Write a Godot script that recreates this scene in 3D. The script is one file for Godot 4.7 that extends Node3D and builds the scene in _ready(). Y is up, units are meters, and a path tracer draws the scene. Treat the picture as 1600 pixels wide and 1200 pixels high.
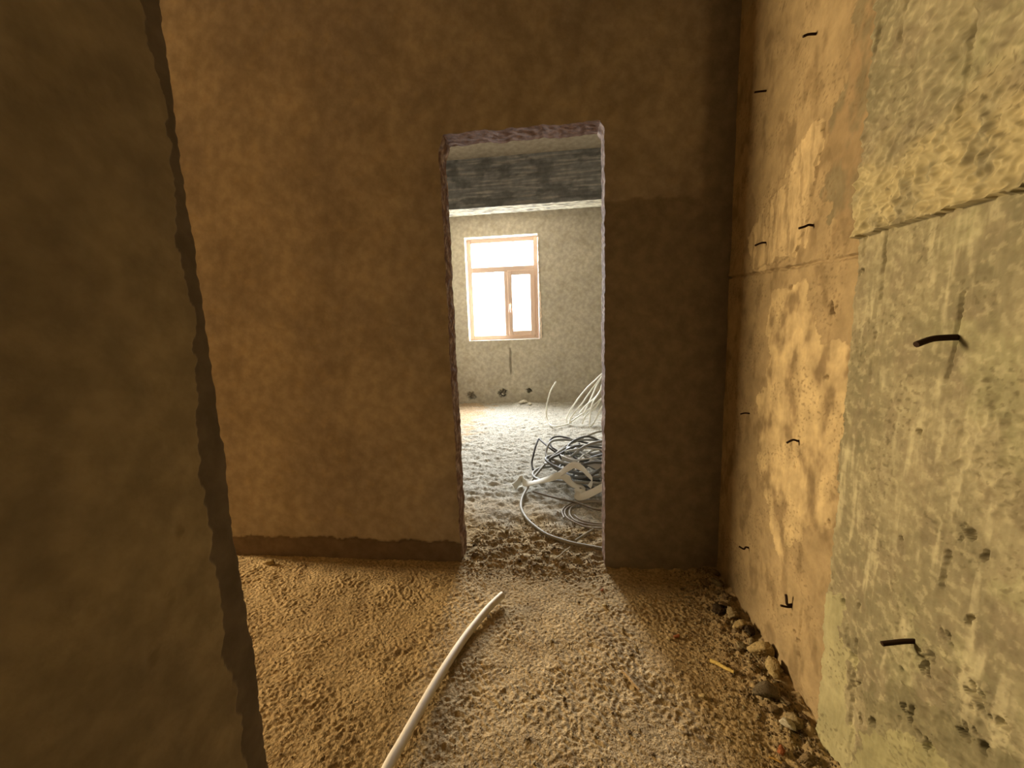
extends Node3D
# An unfinished building: a dark plastered passage, a doorway into a daylit room, a warm side light from the left.

const RX := 0.745        # face of the right wall
const BZ := -1.83        # face of the wall with the doorway
const FZ := -6.19        # face of the window wall
const LX := -0.70        # face of the left wall
const LE := -0.736       # where the left wall ends
const CY := 2.95         # ceiling height

var nz: FastNoiseLite
var fb: FastNoiseLite
var rg: FastNoiseLite
var cl: FastNoiseLite
var rng := RandomNumberGenerator.new()
var M := {}
var counts := {}

# ------------------------------------------------------------------ mesh helpers
class MD:
	var v := PackedVector3Array()
	var n := PackedVector3Array()
	var c := PackedColorArray()
	var ix := PackedInt32Array()

	func sheet(nu: int, nv: int, pf: Callable, cf: Callable, flip := false) -> void:
		var base := v.size()
		for j in nv + 1:
			for i in nu + 1:
				var p: Vector3 = pf.call(float(i) / nu, float(j) / nv)
				v.append(p)
				c.append(cf.call(p))
		for j in nv + 1:
			for i in nu + 1:
				var a := v[base + j * (nu + 1) + mini(i + 1, nu)] - v[base + j * (nu + 1) + maxi(i - 1, 0)]
				var b := v[base + mini(j + 1, nv) * (nu + 1) + i] - v[base + maxi(j - 1, 0) * (nu + 1) + i]
				var w := a.cross(b).normalized()
				n.append(-w if flip else w)
		for j in nv:
			for i in nu:
				var q := base + j * (nu + 1) + i
				if flip:
					ix.append_array([q, q + 1, q + nu + 2, q, q + nu + 2, q + nu + 1])
				else:
					ix.append_array([q, q + nu + 2, q + 1, q, q + nu + 1, q + nu + 2])

	func quad(a: Vector3, b: Vector3, d: Vector3, e: Vector3, col: Color) -> void:
		# a, b, d, e anticlockwise seen from the front
		var q := v.size()
		var w := (b - a).cross(d - a).normalized()
		for p in [a, b, d, e]:
			v.append(p)
			n.append(w)
			c.append(col)
		ix.append_array([q, q + 2, q + 1, q, q + 3, q + 2])

	func box(lo: Vector3, hi: Vector3, col: Color) -> void:
		var p := []
		for k in 8:
			p.append(Vector3(hi.x if k & 1 else lo.x, hi.y if k & 2 else lo.y, hi.z if k & 4 else lo.z))
		quad(p[4], p[5], p[7], p[6], col)
		quad(p[1], p[0], p[2], p[3], col)
		quad(p[5], p[1], p[3], p[7], col)
		quad(p[0], p[4], p[6], p[2], col)
		quad(p[6], p[7], p[3], p[2], col)
		quad(p[0], p[1], p[5], p[4], col)

	func tube(path: PackedVector3Array, r: float, sides: int, col: Color, taper := 1.0) -> void:
		var base := v.size()
		var m := path.size()
		var side := Vector3.ZERO
		for i in m:
			var t := (path[mini(i + 1, m - 1)] - path[maxi(i - 1, 0)]).normalized()
			if i == 0:
				side = t.cross(Vector3.UP if absf(t.y) < 0.9 else Vector3.RIGHT).normalized()
			else:
				side = (side - t * side.dot(t)).normalized()
			var up := side.cross(t)
			var rr := r * lerpf(1.0, taper, float(i) / (m - 1))
			for k in sides:
				var a := TAU * k / sides
				var d := side * cos(a) + up * sin(a)
				v.append(path[i] + d * rr)
				n.append(d)
				c.append(col)
		for i in m - 1:
			for k in sides:
				var q := base + i * sides + k
				var q2 := base + i * sides + (k + 1) % sides
				ix.append_array([q, q2, q2 + sides, q, q2 + sides, q + sides])
		for e in 2:
			var at := 0 if e == 0 else m - 1
			var t2 := (path[1] - path[0]).normalized() * -1.0 if e == 0 else (path[m - 1] - path[m - 2]).normalized()
			var q0 := v.size()
			v.append(path[at])
			n.append(t2)
			c.append(col)
			for k in sides:
				v.append(v[base + at * sides + k])
				n.append(t2)
				c.append(col)
			for k in sides:
				var a1 := q0 + 1 + k
				var a2 := q0 + 1 + (k + 1) % sides
				if e == 0:
					ix.append_array([q0, a2, a1])
				else:
					ix.append_array([q0, a1, a2])

	func strap(path: PackedVector3Array, wide: PackedVector3Array, w: float, th: float, col: Color) -> void:
		# a flat band: its width runs along wide[i]
		var base := v.size()
		var m := path.size()
		for i in m:
			var t := (path[mini(i + 1, m - 1)] - path[maxi(i - 1, 0)]).normalized()
			var wd := (wide[i] - t * wide[i].dot(t)).normalized()
			var nn := t.cross(wd).normalized()
			for s in [[-1, -1], [1, -1], [1, 1], [-1, 1]]:
				v.append(path[i] + wd * (w * 0.5 * s[0]) + nn * (th * 0.5 * s[1]))
				n.append((nn * s[1] + wd * s[0] * 0.25).normalized())
				c.append(col)
		for i in m - 1:
			for k in 4:
				var q := base + i * 4 + k
				var q2 := base + i * 4 + (k + 1) % 4
				ix.append_array([q, q2 + 4, q2, q, q + 4, q2 + 4])
		ix.append_array([base, base + 1, base + 2, base, base + 2, base + 3])
		var z := base + (m - 1) * 4
		ix.append_array([z, z + 2, z + 1, z, z + 3, z + 2])

	func mesh(material: Material) -> ArrayMesh:
		var a := []
		a.resize(Mesh.ARRAY_MAX)
		a[Mesh.ARRAY_VERTEX] = v
		a[Mesh.ARRAY_NORMAL] = n
		a[Mesh.ARRAY_COLOR] = c
		a[Mesh.ARRAY_INDEX] = ix
		var m := ArrayMesh.new()
		m.add_surface_from_arrays(Mesh.PRIMITIVE_TRIANGLES, a)
		m.surface_set_material(0, material)
		return m


func numbered(called: String) -> String:
	var k: int = counts.get(called, 0)
	counts[called] = k + 1
	return called if k == 0 else "%s_%03d" % [called, k]


func put(called: String, md: MD, material: Material, parent: Node = self) -> MeshInstance3D:
	return put_mesh(called, md.mesh(material), parent)


func put_mesh(called: String, mesh: Mesh, parent: Node = self) -> MeshInstance3D:
	var o := MeshInstance3D.new()
	o.mesh = mesh
	o.name = numbered(called) if parent == self else called
	o.cast_shadow = GeometryInstance3D.SHADOW_CASTING_SETTING_ON
	parent.add_child(o, true)
	return o


func base_node(called: String, at := Vector3.ZERO) -> Node3D:
	var o := Node3D.new()
	o.name = numbered(called)
	add_child(o)
	o.position = at
	return o


func tag(o: Node, label: String, category: String, group := "") -> void:
	o.set_meta("label", label)
	o.set_meta("category", category)
	if group != "":
		o.set_meta("group", group)


func setting(o: Node, label := "") -> void:
	o.set_meta("kind", "structure")
	if label != "":
		o.set_meta("label", label)


func smooth_path(p: Array, per := 6) -> PackedVector3Array:
	var out := PackedVector3Array()
	for i in p.size() - 1:
		var a: Vector3 = p[maxi(i - 1, 0)]
		var b: Vector3 = p[i]
		var d: Vector3 = p[i + 1]
		var e: Vector3 = p[mini(i + 2, p.size() - 1)]
		for k in per:
			out.append(b.cubic_interpolate(d, a, e, float(k) / per))
	out.append(p[p.size() - 1])
	return out


func boxed(called: String, lo: Vector3, hi: Vector3, material: Material, col: Color, parent: Node = self) -> MeshInstance3D:
	var md := MD.new()
	md.box(lo, hi, col)
	return put(called, md, material, parent)


# ------------------------------------------------------------------ materials
func grain_image(seed_: int, freq: float, lo: float, hi: float, size := 512, octaves := 5) -> ImageTexture:
	var f := FastNoiseLite.new()
	f.seed = seed_
	f.noise_type = FastNoiseLite.TYPE_SIMPLEX_SMOOTH
	f.frequency = freq
	f.fractal_octaves = octaves
	f.fractal_gain = 0.6
	var im := f.get_seamless_image(size, size)
	im.convert(Image.FORMAT_RGB8)
	var d := im.get_data()
	for i in d.size():
		d[i] = int(255.0 * lerpf(lo, hi, clampf((d[i] / 255.0 - 0.2) / 0.6, 0.0, 1.0)))
	return ImageTexture.create_from_image(Image.create_from_data(size, size, false, Image.FORMAT_RGB8, d))


func rough_mat(called: String, color_tex: Texture2D, bump_tex: Texture2D, scale: float, relief: float, roughness := 0.95) -> StandardMaterial3D:
	var m := StandardMaterial3D.new()
	m.resource_name = called
	m.albedo_color = Color.WHITE
	m.albedo_texture = color_tex
	m.vertex_color_use_as_albedo = true
	m.roughness = roughness
	m.metallic_specular = 0.25
	m.uv1_triplanar = true
	m.uv1_world_triplanar = true
	m.uv1_scale = Vector3.ONE * scale
	if relief > 0.0:
		m.heightmap_enabled = true
		m.heightmap_texture = bump_tex
		m.heightmap_scale = relief
	return m


func flat_mat(called: String, col: Color, roughness := 0.7, specular := 0.4) -> StandardMaterial3D:
	var m := StandardMaterial3D.new()
	m.resource_name = called
	m.albedo_color = col
	m.vertex_color_use_as_albedo = true
	m.roughness = roughness
	m.metallic_specular = specular
	return m


func make_materials() -> void:
	var g1 := grain_image(11, 0.012, 0.88, 1.0)
	var g2 := grain_image(12, 0.03, 0.72, 1.0)
	var b1 := grain_image(13, 0.02, 0.0, 1.0)
	var b2 := grain_image(14, 0.04, 0.0, 1.0)
	M.plaster = rough_mat("plaster", g1, b1, 1.7, 0.10)
	M.cement = rough_mat("cement", g2, b1, 2.3, 0.10)
	M.soil = rough_mat("soil", g2, b2, 3.1, 0.25, 1.0)
	M.stone = rough_mat("mortar_chunks", g2, b2, 7.0, 0.12, 1.0)
	M.pvc = flat_mat("pipe_plastic", Color.WHITE, 0.45, 0.5)
	M.rubber = flat_mat("cable_sheath", Color.WHITE, 0.6, 0.4)
	M.band = flat_mat("flat_hose", Color.WHITE, 0.65, 0.4)
	M.iron = flat_mat("rusty_iron", Color.WHITE, 0.85, 0.3)
	M.wood = rough_mat("wood", g2, b2, 9.0, 0.05, 0.85)
	M.frame = flat_mat("window_profile", Color.WHITE, 0.4, 0.5)
	var g := StandardMaterial3D.new()
	g.resource_name = "window_glass"
	g.albedo_color = Color(0.95, 0.97, 0.97, 0.06)
	g.transparency = BaseMaterial3D.TRANSPARENCY_ALPHA
	g.roughness = 0.02
	M.glass = g


func n(x: float, y: float) -> float:
	return nz.get_noise_2d(x, y)


func lin(r: float, g: float, b: float) -> Color:
	# an 8-bit sRGB colour as linear values, for vertex colours
	return Color(r / 255.0, g / 255.0, b / 255.0).srgb_to_linear()


func soft(a: float, b: float, x: float) -> float:
	return smoothstep(a, b, x)


# ------------------------------------------------------------------ ground
func fh(x: float, z: float) -> float:
	var h := 0.005 * n(x * 2.3, z * 2.3) + 0.003 * n(x * 7.0 + 9.0, z * 7.0)
	if z > -2.2:
		var wx := x + 0.012 * n(x * 14.0, z * 14.0 + 5.0)
		var wz := z + 0.012 * n(x * 14.0 + 31.0, z * 14.0)
		var patch := soft(-0.25, 0.35, n(x * 3.1 + 4.0, z * 3.1 + 8.0) + 0.15)
		var k := rg.get_noise_2d(wx * 26.0, wz * 26.0)
		h += 0.0048 * k * (0.3 + 0.7 * patch)
		h += 0.0016 * n(x * 70.0, z * 70.0) + 0.0010 * n(x * 140.0, z * 140.0)
		var clod := soft(-1.72, -1.9, z) * soft(-2.3, -2.1, z) * soft(-0.6, -0.45, x)
		h += clod * (0.014 + 0.012 * n(x * 11.0 + 3.0, z * 11.0) + 0.014 * maxf(0.0, -cl.get_noise_2d(x * 24.0 + 2.0 * n(x * 9.0, z * 9.0), z * 24.0) - 0.3))
		var foot := soft(0.52, 0.74, x) * soft(-0.75, -0.95, z)
		h += foot * (0.016 + 0.014 * n(x * 18.0, z * 18.0) + 0.012 * maxf(0.0, -cl.get_noise_2d(x * 34.0, z * 34.0) - 0.3))
	else:
		h += 0.011 * n(x * 6.0, z * 9.0) + 0.010 * rg.get_noise_2d(x * 11.0, z * 15.0) + 0.004 * n(x * 32.0, z * 32.0)
		h += 0.05 * exp(-pow((x + 0.50) / 0.25, 2.0) - pow((z + 5.95) / 0.16, 2.0))
		h += 0.012 * soft(0.18, 0.0, absf(z + 2.42 + 0.1 * n(x * 4.0, 2.0)))
	return h


func floor_color(p: Vector3) -> Color:
	var e := 0.5 + 0.5 * fb.get_noise_2d(p.x * 1.3, p.z * 1.3)
	var f := 0.5 + 0.5 * fb.get_noise_2d(p.x * 6.0 + 7.0, p.z * 6.0)
	var earth := lin(188, 163, 119).lerp(lin(164, 142, 105), e)
	earth = earth.lerp(lin(204, 180, 138), 0.45 * soft(0.5, 0.8, f))
	earth = earth.lerp(lin(150, 126, 92), 0.5 * soft(0.5, 0.15, f))
	var dust := lin(196, 192, 178).lerp(lin(168, 162, 146), 0.7 * f)
	var sand := lin(196, 172, 140)
	dust = dust.lerp(sand, soft(-0.9, -1.3, p.x + 0.25 * n(p.x * 5.0, p.z * 5.0)) * soft(-3.0, -4.0, p.z))
	var k := soft(-1.95, -2.9, p.z + 0.5 * fb.get_noise_2d(p.x * 2.2 + 3.0, p.z * 2.2))
	var col := earth.lerp(dust, k)
	return col


func build_floor() -> void:
	var md := MD.new()
	var ground := func(x0: float, x1: float, z0: float, z1: float, nx: int, nzc: int) -> void:
		md.sheet(nx, nzc, func(s: float, t: float) -> Vector3:
			var x := lerpf(x0, x1, s)
			var z := lerpf(z0, z1, t)
			return Vector3(x, fh(x, z), z), floor_color, true)
	ground.call(-1.95, 0.77, -2.2, -0.7, 544, 300)
	ground.call(-1.80, 1.52, -6.22, -2.2, 240, 290)
	ground.call(-5.5, -1.95, -4.2, 0.5, 60, 70)
	ground.call(-1.95, 0.77, -0.7, 2.2, 60, 64)
	md.box(Vector3(-5.7, -0.2, -6.4), Vector3(1.8, -0.06, 2.4), lin(120, 100, 75))
	var o := put("floor", md, M.soil)
	setting(o, "bare trampled earth floor, dusty grey beyond the doorway")


# ------------------------------------------------------------------ right wall: plastered stretch and concrete pier
var PITS := [[-1.173, 1.225, .010], [-1.374, 1.303, .007], [-1.047, 1.309, .008], [-0.782, 0.498, .013], [-0.689, 0.531, .014], [-0.869, 0.727, .006], [-1.176, 1.035, .006],
	[-1.086, 0.934, .005], [-1.116, 0.637, .007], [-1.292, 0.731, .005], [-0.751, 0.597, .008], [-0.71, 0.785, .006], [-0.744, 0.813, .010], [-0.854, 0.966, .007], [-0.961, 0.501, .006],
	[-1.012, 0.471, .006], [-1.212, 0.184, .007], [-1.195, 0.14, .007], [-0.885, 0.254, .011], [-0.801, 0.367, .012], [-0.757, 0.35, .012], [-0.697, 0.444, .011], [-0.668, 0.459, .010],
	[-0.648, 0.527, .009], [-1.30, 0.78, .005], [-1.25, 0.24, .006], [-1.23, 0.20, .006], [-0.94, 0.30, .008], [-0.92, 0.22, .008], [-0.96, 0.36, .006], [-0.83, 0.45, .006], [-0.72, 0.66, .007]]
# narrow grooves and cracks: z, y of both ends, half width, depth
var CUTS := [[-0.984, 1.388, -0.985, 1.247, .003, .007], [-0.803, 1.23, -0.806, 1.17, .0028, .008], [-0.806, 1.15, -0.812, 1.09, .0025, .007], [-1.045, 1.384, -1.047, 1.35, .004, .007],
	[-0.991, 1.155, -0.996, 1.073, .0028, .005], [-0.770, 0.75, -0.776, 0.69, .004, .010], [-1.06, 0.80, -1.063, 0.70, .003, .006], [-0.955, 0.40, -0.95, 0.18, .003, .008],
	[-0.93, 0.32, -0.965, 0.26, .003, .006], [-0.775, 0.53, -0.80, 0.505, .004, .008], [-1.20, 0.32, -1.205, 0.14, .003, .006], [-1.2, 1.36, -1.08, 1.352, .004, .007],
	[-0.85, 1.80, -0.838, 1.55, .006, .010], [-0.98, 1.84, -0.99, 1.76, .004, .006], [-1.04, 1.86, -1.06, 1.79, .005, .008]]
var GREY_PATCH := PackedVector2Array([Vector2(-1.19, 2.6), Vector2(-1.186, 1.922), Vector2(-1.205, 1.80), Vector2(-1.235, 1.72), Vector2(-1.24, 1.52), Vector2(-1.18, 1.44), Vector2(-1.06, 1.40), Vector2(-1.06, 2.6)])
var RAISED := PackedVector2Array([Vector2(-1.302, 1.765), Vector2(-1.387, 1.705), Vector2(-1.447, 1.633), Vector2(-1.585, 1.59), Vector2(-1.66, 1.50), Vector2(-1.62, 1.39), Vector2(-1.36, 1.39), Vector2(-1.30, 1.51), Vector2(-1.262, 1.735)])
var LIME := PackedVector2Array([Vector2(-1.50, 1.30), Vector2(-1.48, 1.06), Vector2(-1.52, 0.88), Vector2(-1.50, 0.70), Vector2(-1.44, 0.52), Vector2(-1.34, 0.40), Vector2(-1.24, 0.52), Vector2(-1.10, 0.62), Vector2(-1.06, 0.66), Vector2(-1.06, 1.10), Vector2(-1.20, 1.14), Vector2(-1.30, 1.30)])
var SMEAR := PackedVector2Array([Vector2(-1.10, -0.1), Vector2(-1.09, 0.42), Vector2(-1.06, 0.47), Vector2(-1.01, 0.47), Vector2(-0.97, 0.36), Vector2(-0.95, 0.20), Vector2(-0.93, -0.1)])
var SMEAR_LOW := PackedVector2Array([Vector2(-0.95, -0.1), Vector2(-0.92, 0.20), Vector2(-0.84, 0.30), Vector2(-0.74, 0.36), Vector2(-0.64, 0.40), Vector2(-0.5, 0.43), Vector2(-0.5, -0.1)])


func pier_edge(y: float) -> float:
	return -1.07 + 0.006 * n(y * 9.0, 3.0) + 0.004 * n(y * 40.0, 7.0) + 0.012 * (soft(1.33, 1.40, y) - 0.5) * -0.5


func right_h(z: float, y: float) -> float:
	var e := pier_edge(y)
	var pier := soft(e - 0.003, e + 0.003, z)
	var h := 0.0022 * n(z * 3.0, y * 3.0) + 0.0010 * n(z * 13.0, y * 13.0 + 4.0) + 0.0005 * n(z * 60.0, y * 60.0)
	if pier < 1.0:
		var w := Vector2(z + 0.012 * n(z * 22.0, y * 22.0), y + 0.012 * n(z * 22.0 + 9.0, y * 22.0))
		if Geometry2D.is_point_in_polygon(w, RAISED):
			h += 0.004 + 0.0035 * rg.get_noise_2d(z * 22.0, y * 12.0)
		if Geometry2D.is_point_in_polygon(w, GREY_PATCH):
			h -= 0.002
		var sy := lerpf(1.385, 1.349, (z + 1.83) / 0.76) + 0.003 * n(z * 30.0, 1.0)
		var near_seam := soft(0.006, 0.002, absf(y - sy))
		h -= near_seam * 0.012 * (0.6 + 0.5 * n(z * 9.0, 6.0))
		h += 0.003 * soft(sy + 0.002, sy + 0.006, y) * soft(sy + 0.03, sy + 0.012, y) * soft(-0.2, 0.4, n(z * 20.0, y * 20.0))
		h += 0.0012 * soft(0.1, 0.5, rg.get_noise_2d(z * 30.0, y * 9.0)) * soft(-0.1, 0.4, n(z * 4.0 + 2.0, y * 4.0))
	if pier > 0.0:
		var g := 0.020
		if y > 1.387 + 0.004 * n(z * 18.0, 2.0):
			var band := soft(1.62, 1.50, y + 0.03 * n(z * 9.0, y * 9.0))
			g += 0.006 + 0.005 * band
			g += (0.0035 + 0.006 * band) * rg.get_noise_2d(z * 17.0, y * 24.0)
			g += 0.003 * n(z * 34.0, y * 40.0)
			g += 0.005 * soft(1.40, 1.388, y)
			g -= 0.016 * exp(-pow((z + 0.87) / 0.03, 2.0) - pow((y - 1.70) / 0.09, 2.0)) * (0.7 + 0.6 * n(z * 25.0, y * 25.0))
			g -= 0.008 * exp(-pow((z + 0.96) / 0.06, 2.0) - pow((y - 1.70) / 0.02, 2.0))
		else:
			var spall := soft(0.16, 0.05, Vector2((z + 0.72) * 1.0, (y - 0.96) * 0.9).length() + 0.05 * n(z * 12.0, y * 12.0))
			g += spall * 0.005 * rg.get_noise_2d(z * 24.0, y * 24.0)
			var low := soft(0.75, 0.45, y) * soft(-0.95, -0.8, z)
			g += low * 0.0035 * rg.get_noise_2d(z * 16.0 + y * 12.0, y * 22.0 - z * 9.0)
			var w2 := Vector2(z + 0.008 * n(z * 25.0, y * 25.0), y + 0.008 * n(z * 25.0 + 9.0, y * 25.0))
			if Geometry2D.is_point_in_polygon(w2, SMEAR) or Geometry2D.is_point_in_polygon(w2, SMEAR_LOW):
				g += 0.003 + 0.001 * n(z * 40.0, y * 30.0)
			g += 0.0012 * rg.get_noise_2d(z * 40.0, y * 7.0)
		h += g * pier
	for p in PITS:
		var dz: float = z - p[0]
		var dy: float = y - p[1]
		if absf(dz) < 0.03 and absf(dy) < 0.03:
			var d: float = Vector2(dz * 1.15, dy).length() * (1.0 + 0.8 * n(z * 70.0 + y * 30.0, y * 55.0))
			h -= minf(0.018, 1.9 * p[2]) * soft(p[2] * 1.15, p[2] * 0.3, d)
	for q in CUTS:
		if y < q[1] + 0.01 and y > q[3] - 0.01:
			var t: float = clampf((q[1] - y) / (q[1] - q[3]), 0.0, 1.0)
			var d2: float = absf(z - lerpf(q[0], q[2], t) - 0.003 * n(y * 60.0, q[0] * 50.0))
			h -= q[5] * soft(q[4] * 1.6, q[4] * 0.5, d2) * (0.75 + 0.35 * n(y * 14.0, q[0] * 9.0))
	return h


func right_color(p: Vector3) -> Color:
	var z := p.z
	var y := p.y
	var a := 0.5 + 0.5 * fb.get_noise_2d(z * 2.2, y * 1.5)
	var b := 0.5 + 0.5 * fb.get_noise_2d(z * 9.0 + 3.0, y * 5.0)
	var s := 0.5 + 0.5 * fb.get_noise_2d(z * 26.0, y * 3.0 + 8.0)
	var w := Vector2(z + 0.05 * fb.get_noise_2d(z * 9.0, y * 7.0), y + 0.05 * fb.get_noise_2d(z * 9.0 + 9.0, y * 9.0))
	var speck := soft(0.42, 0.62, n(z * 75.0, y * 75.0 + 2.0)) * soft(0.0, 0.4, n(z * 5.0, y * 5.0 + 9.0))
	var col: Color
	if z < pier_edge(y):
		col = lin(172, 150, 112).lerp(lin(150, 130, 98), a)
		col = col.lerp(lin(132, 112, 82), 0.75 * soft(0.52, 0.72, b))
		if Geometry2D.is_point_in_polygon(w, LIME):  # paler yellowish patch over the middle of the plastered stretch
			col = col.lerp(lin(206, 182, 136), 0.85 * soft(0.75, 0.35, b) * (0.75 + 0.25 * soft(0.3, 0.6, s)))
		if Geometry2D.is_point_in_polygon(w, RAISED):
			col = col.lerp(lin(206, 182, 138), 0.7 * soft(0.3, 0.6, s))
		if Geometry2D.is_point_in_polygon(w, GREY_PATCH):
			col = lin(132, 118, 90).lerp(lin(150, 128, 96), soft(0.4, 0.6, b))
		col = col.lerp(lin(110, 92, 66), 0.5 * speck)
	else:
		col = lin(160, 150, 119).lerp(lin(136, 128, 101), soft(0.3, 0.7, a))
		col = col.lerp(lin(138, 126, 102), 0.6 * soft(0.48, 0.70, b))
		col = col.lerp(lin(158, 153, 117), 0.7 * soft(0.5, 0.65, 0.5 + 0.5 * fb.get_noise_2d(z * 4.0 + 40.0, y * 4.0)) * soft(-0.92, -0.8, z))
		var streak := soft(-0.15, 0.25, fb.get_noise_2d(z * 5.0 + 11.0, y * 2.5)) * (1.0 - soft(1.36, 1.40, y))
		col = col.lerp(lin(196, 186, 150), 0.7 * soft(0.52, 0.72, s) * streak)
		var scratch := 0.5 + 0.5 * fb.get_noise_2d(z * 30.0 + y * 18.0, y * 30.0 - z * 12.0)
		col = col.lerp(lin(192, 182, 146), 0.4 * soft(0.56, 0.7, scratch))
		col = col.lerp(lin(124, 112, 88), 0.35 * soft(0.44, 0.30, scratch))
		if y > 1.387:
			col = col.lerp(lin(186, 172, 130), 0.8 * soft(1.60, 1.50, y + 0.06 * n(z * 9.0, y * 9.0)) * soft(0.35, 0.6, b + 0.15))
		if Geometry2D.is_point_in_polygon(w, SMEAR):
			col = lin(178, 170, 132).lerp(lin(160, 154, 116), b)
		elif Geometry2D.is_point_in_polygon(w, SMEAR_LOW):
			col = lin(166, 160, 120).lerp(lin(146, 140, 104), b)
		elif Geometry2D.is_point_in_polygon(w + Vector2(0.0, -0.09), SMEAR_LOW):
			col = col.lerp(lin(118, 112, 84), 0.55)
		col = col.lerp(lin(104, 94, 70), 0.55 * speck)
	return col


func build_right_wall() -> void:
	var md := MD.new()
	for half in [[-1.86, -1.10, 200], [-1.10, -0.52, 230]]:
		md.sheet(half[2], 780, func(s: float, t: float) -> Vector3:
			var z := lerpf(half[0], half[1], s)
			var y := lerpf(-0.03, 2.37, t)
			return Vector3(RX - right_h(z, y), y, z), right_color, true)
	var c := lin(158, 142, 110)
	md.box(Vector3(RX + 0.03, -0.1, -1.95), Vector3(0.95, CY, 2.3), c)
	md.box(Vector3(RX - 0.022, 2.365, -1.07), Vector3(RX + 0.04, CY, 2.3), c)
	md.box(Vector3(RX, 2.365, -1.86), Vector3(RX + 0.04, CY, -1.06), c)
	md.box(Vector3(RX - 0.022, -0.05, -0.525), Vector3(RX + 0.04, 2.37, 2.3), c)
	var o := put("wall_right", md, M.plaster)
	setting(o, "ochre plastered wall ending in a rough grey concrete pier")


# ------------------------------------------------------------------ wall with the doorway
func door_left(y: float) -> float:
	return -0.512 + 0.004 * n(y * 6.0, 1.5) + 0.003 * n(y * 30.0, 4.5) + 0.022 * pow(soft(1.96, 2.06, y), 2.0)


func door_right(y: float) -> float:
	return 0.216 + 0.003 * n(y * 7.0, 8.5) + 0.003 * n(y * 45.0, 6.5) - 0.02 * pow(soft(2.02, 2.06, y), 2.0)


func door_top(x: float) -> float:
	return 2.062 + 0.006 * n(x * 9.0, 2.5) + 0.0025 * n(x * 31.0, 3.5)


func back_p(x: float, y: float) -> Vector3:
	var h := 0.003 * n(x * 2.0, y * 2.0) + 0.0012 * n(x * 11.0, y * 11.0) + 0.0006 * n(x * 45.0, y * 45.0)
	var edge := 0.116 + 0.010 * n(x * 7.0, 5.0) + 0.006 * n(x * 30.0, 2.0)
	if x < -0.3:
		h -= 0.011 * soft(edge + 0.004, edge - 0.004, y)
	return Vector3(x, y, BZ + h)


func back_color(p: Vector3) -> Color:
	var x := p.x
	var y := p.y
	var a := 0.5 + 0.5 * fb.get_noise_2d(x * 1.6 + 5.0, y * 1.2)
	var b := 0.5 + 0.5 * fb.get_noise_2d(x * 2.6, y * 2.4 + 2.0)
	var col := lin(178, 166, 148).lerp(lin(162, 151, 138), soft(0.3, 0.7, a))
	col = col.lerp(lin(144, 131, 114), 0.4 * soft(0.45, 0.75, b))
	col = col.lerp(lin(178, 162, 138), 0.4 * soft(0.60, 0.75, 0.5 + 0.5 * fb.get_noise_2d(x * 7.0 + 20.0, y * 9.0)))
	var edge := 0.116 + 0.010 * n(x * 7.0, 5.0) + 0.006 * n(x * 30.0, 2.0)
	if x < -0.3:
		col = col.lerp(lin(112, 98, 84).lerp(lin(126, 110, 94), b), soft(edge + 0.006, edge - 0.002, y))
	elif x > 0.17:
		# the darker grey-brown render to the right of the doorway, below a straight day joint
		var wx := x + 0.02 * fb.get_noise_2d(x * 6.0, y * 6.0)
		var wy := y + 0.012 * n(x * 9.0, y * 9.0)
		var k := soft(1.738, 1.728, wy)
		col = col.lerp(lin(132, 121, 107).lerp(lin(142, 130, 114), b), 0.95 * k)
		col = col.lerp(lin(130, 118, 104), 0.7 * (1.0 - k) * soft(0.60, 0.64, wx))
	return col


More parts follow.
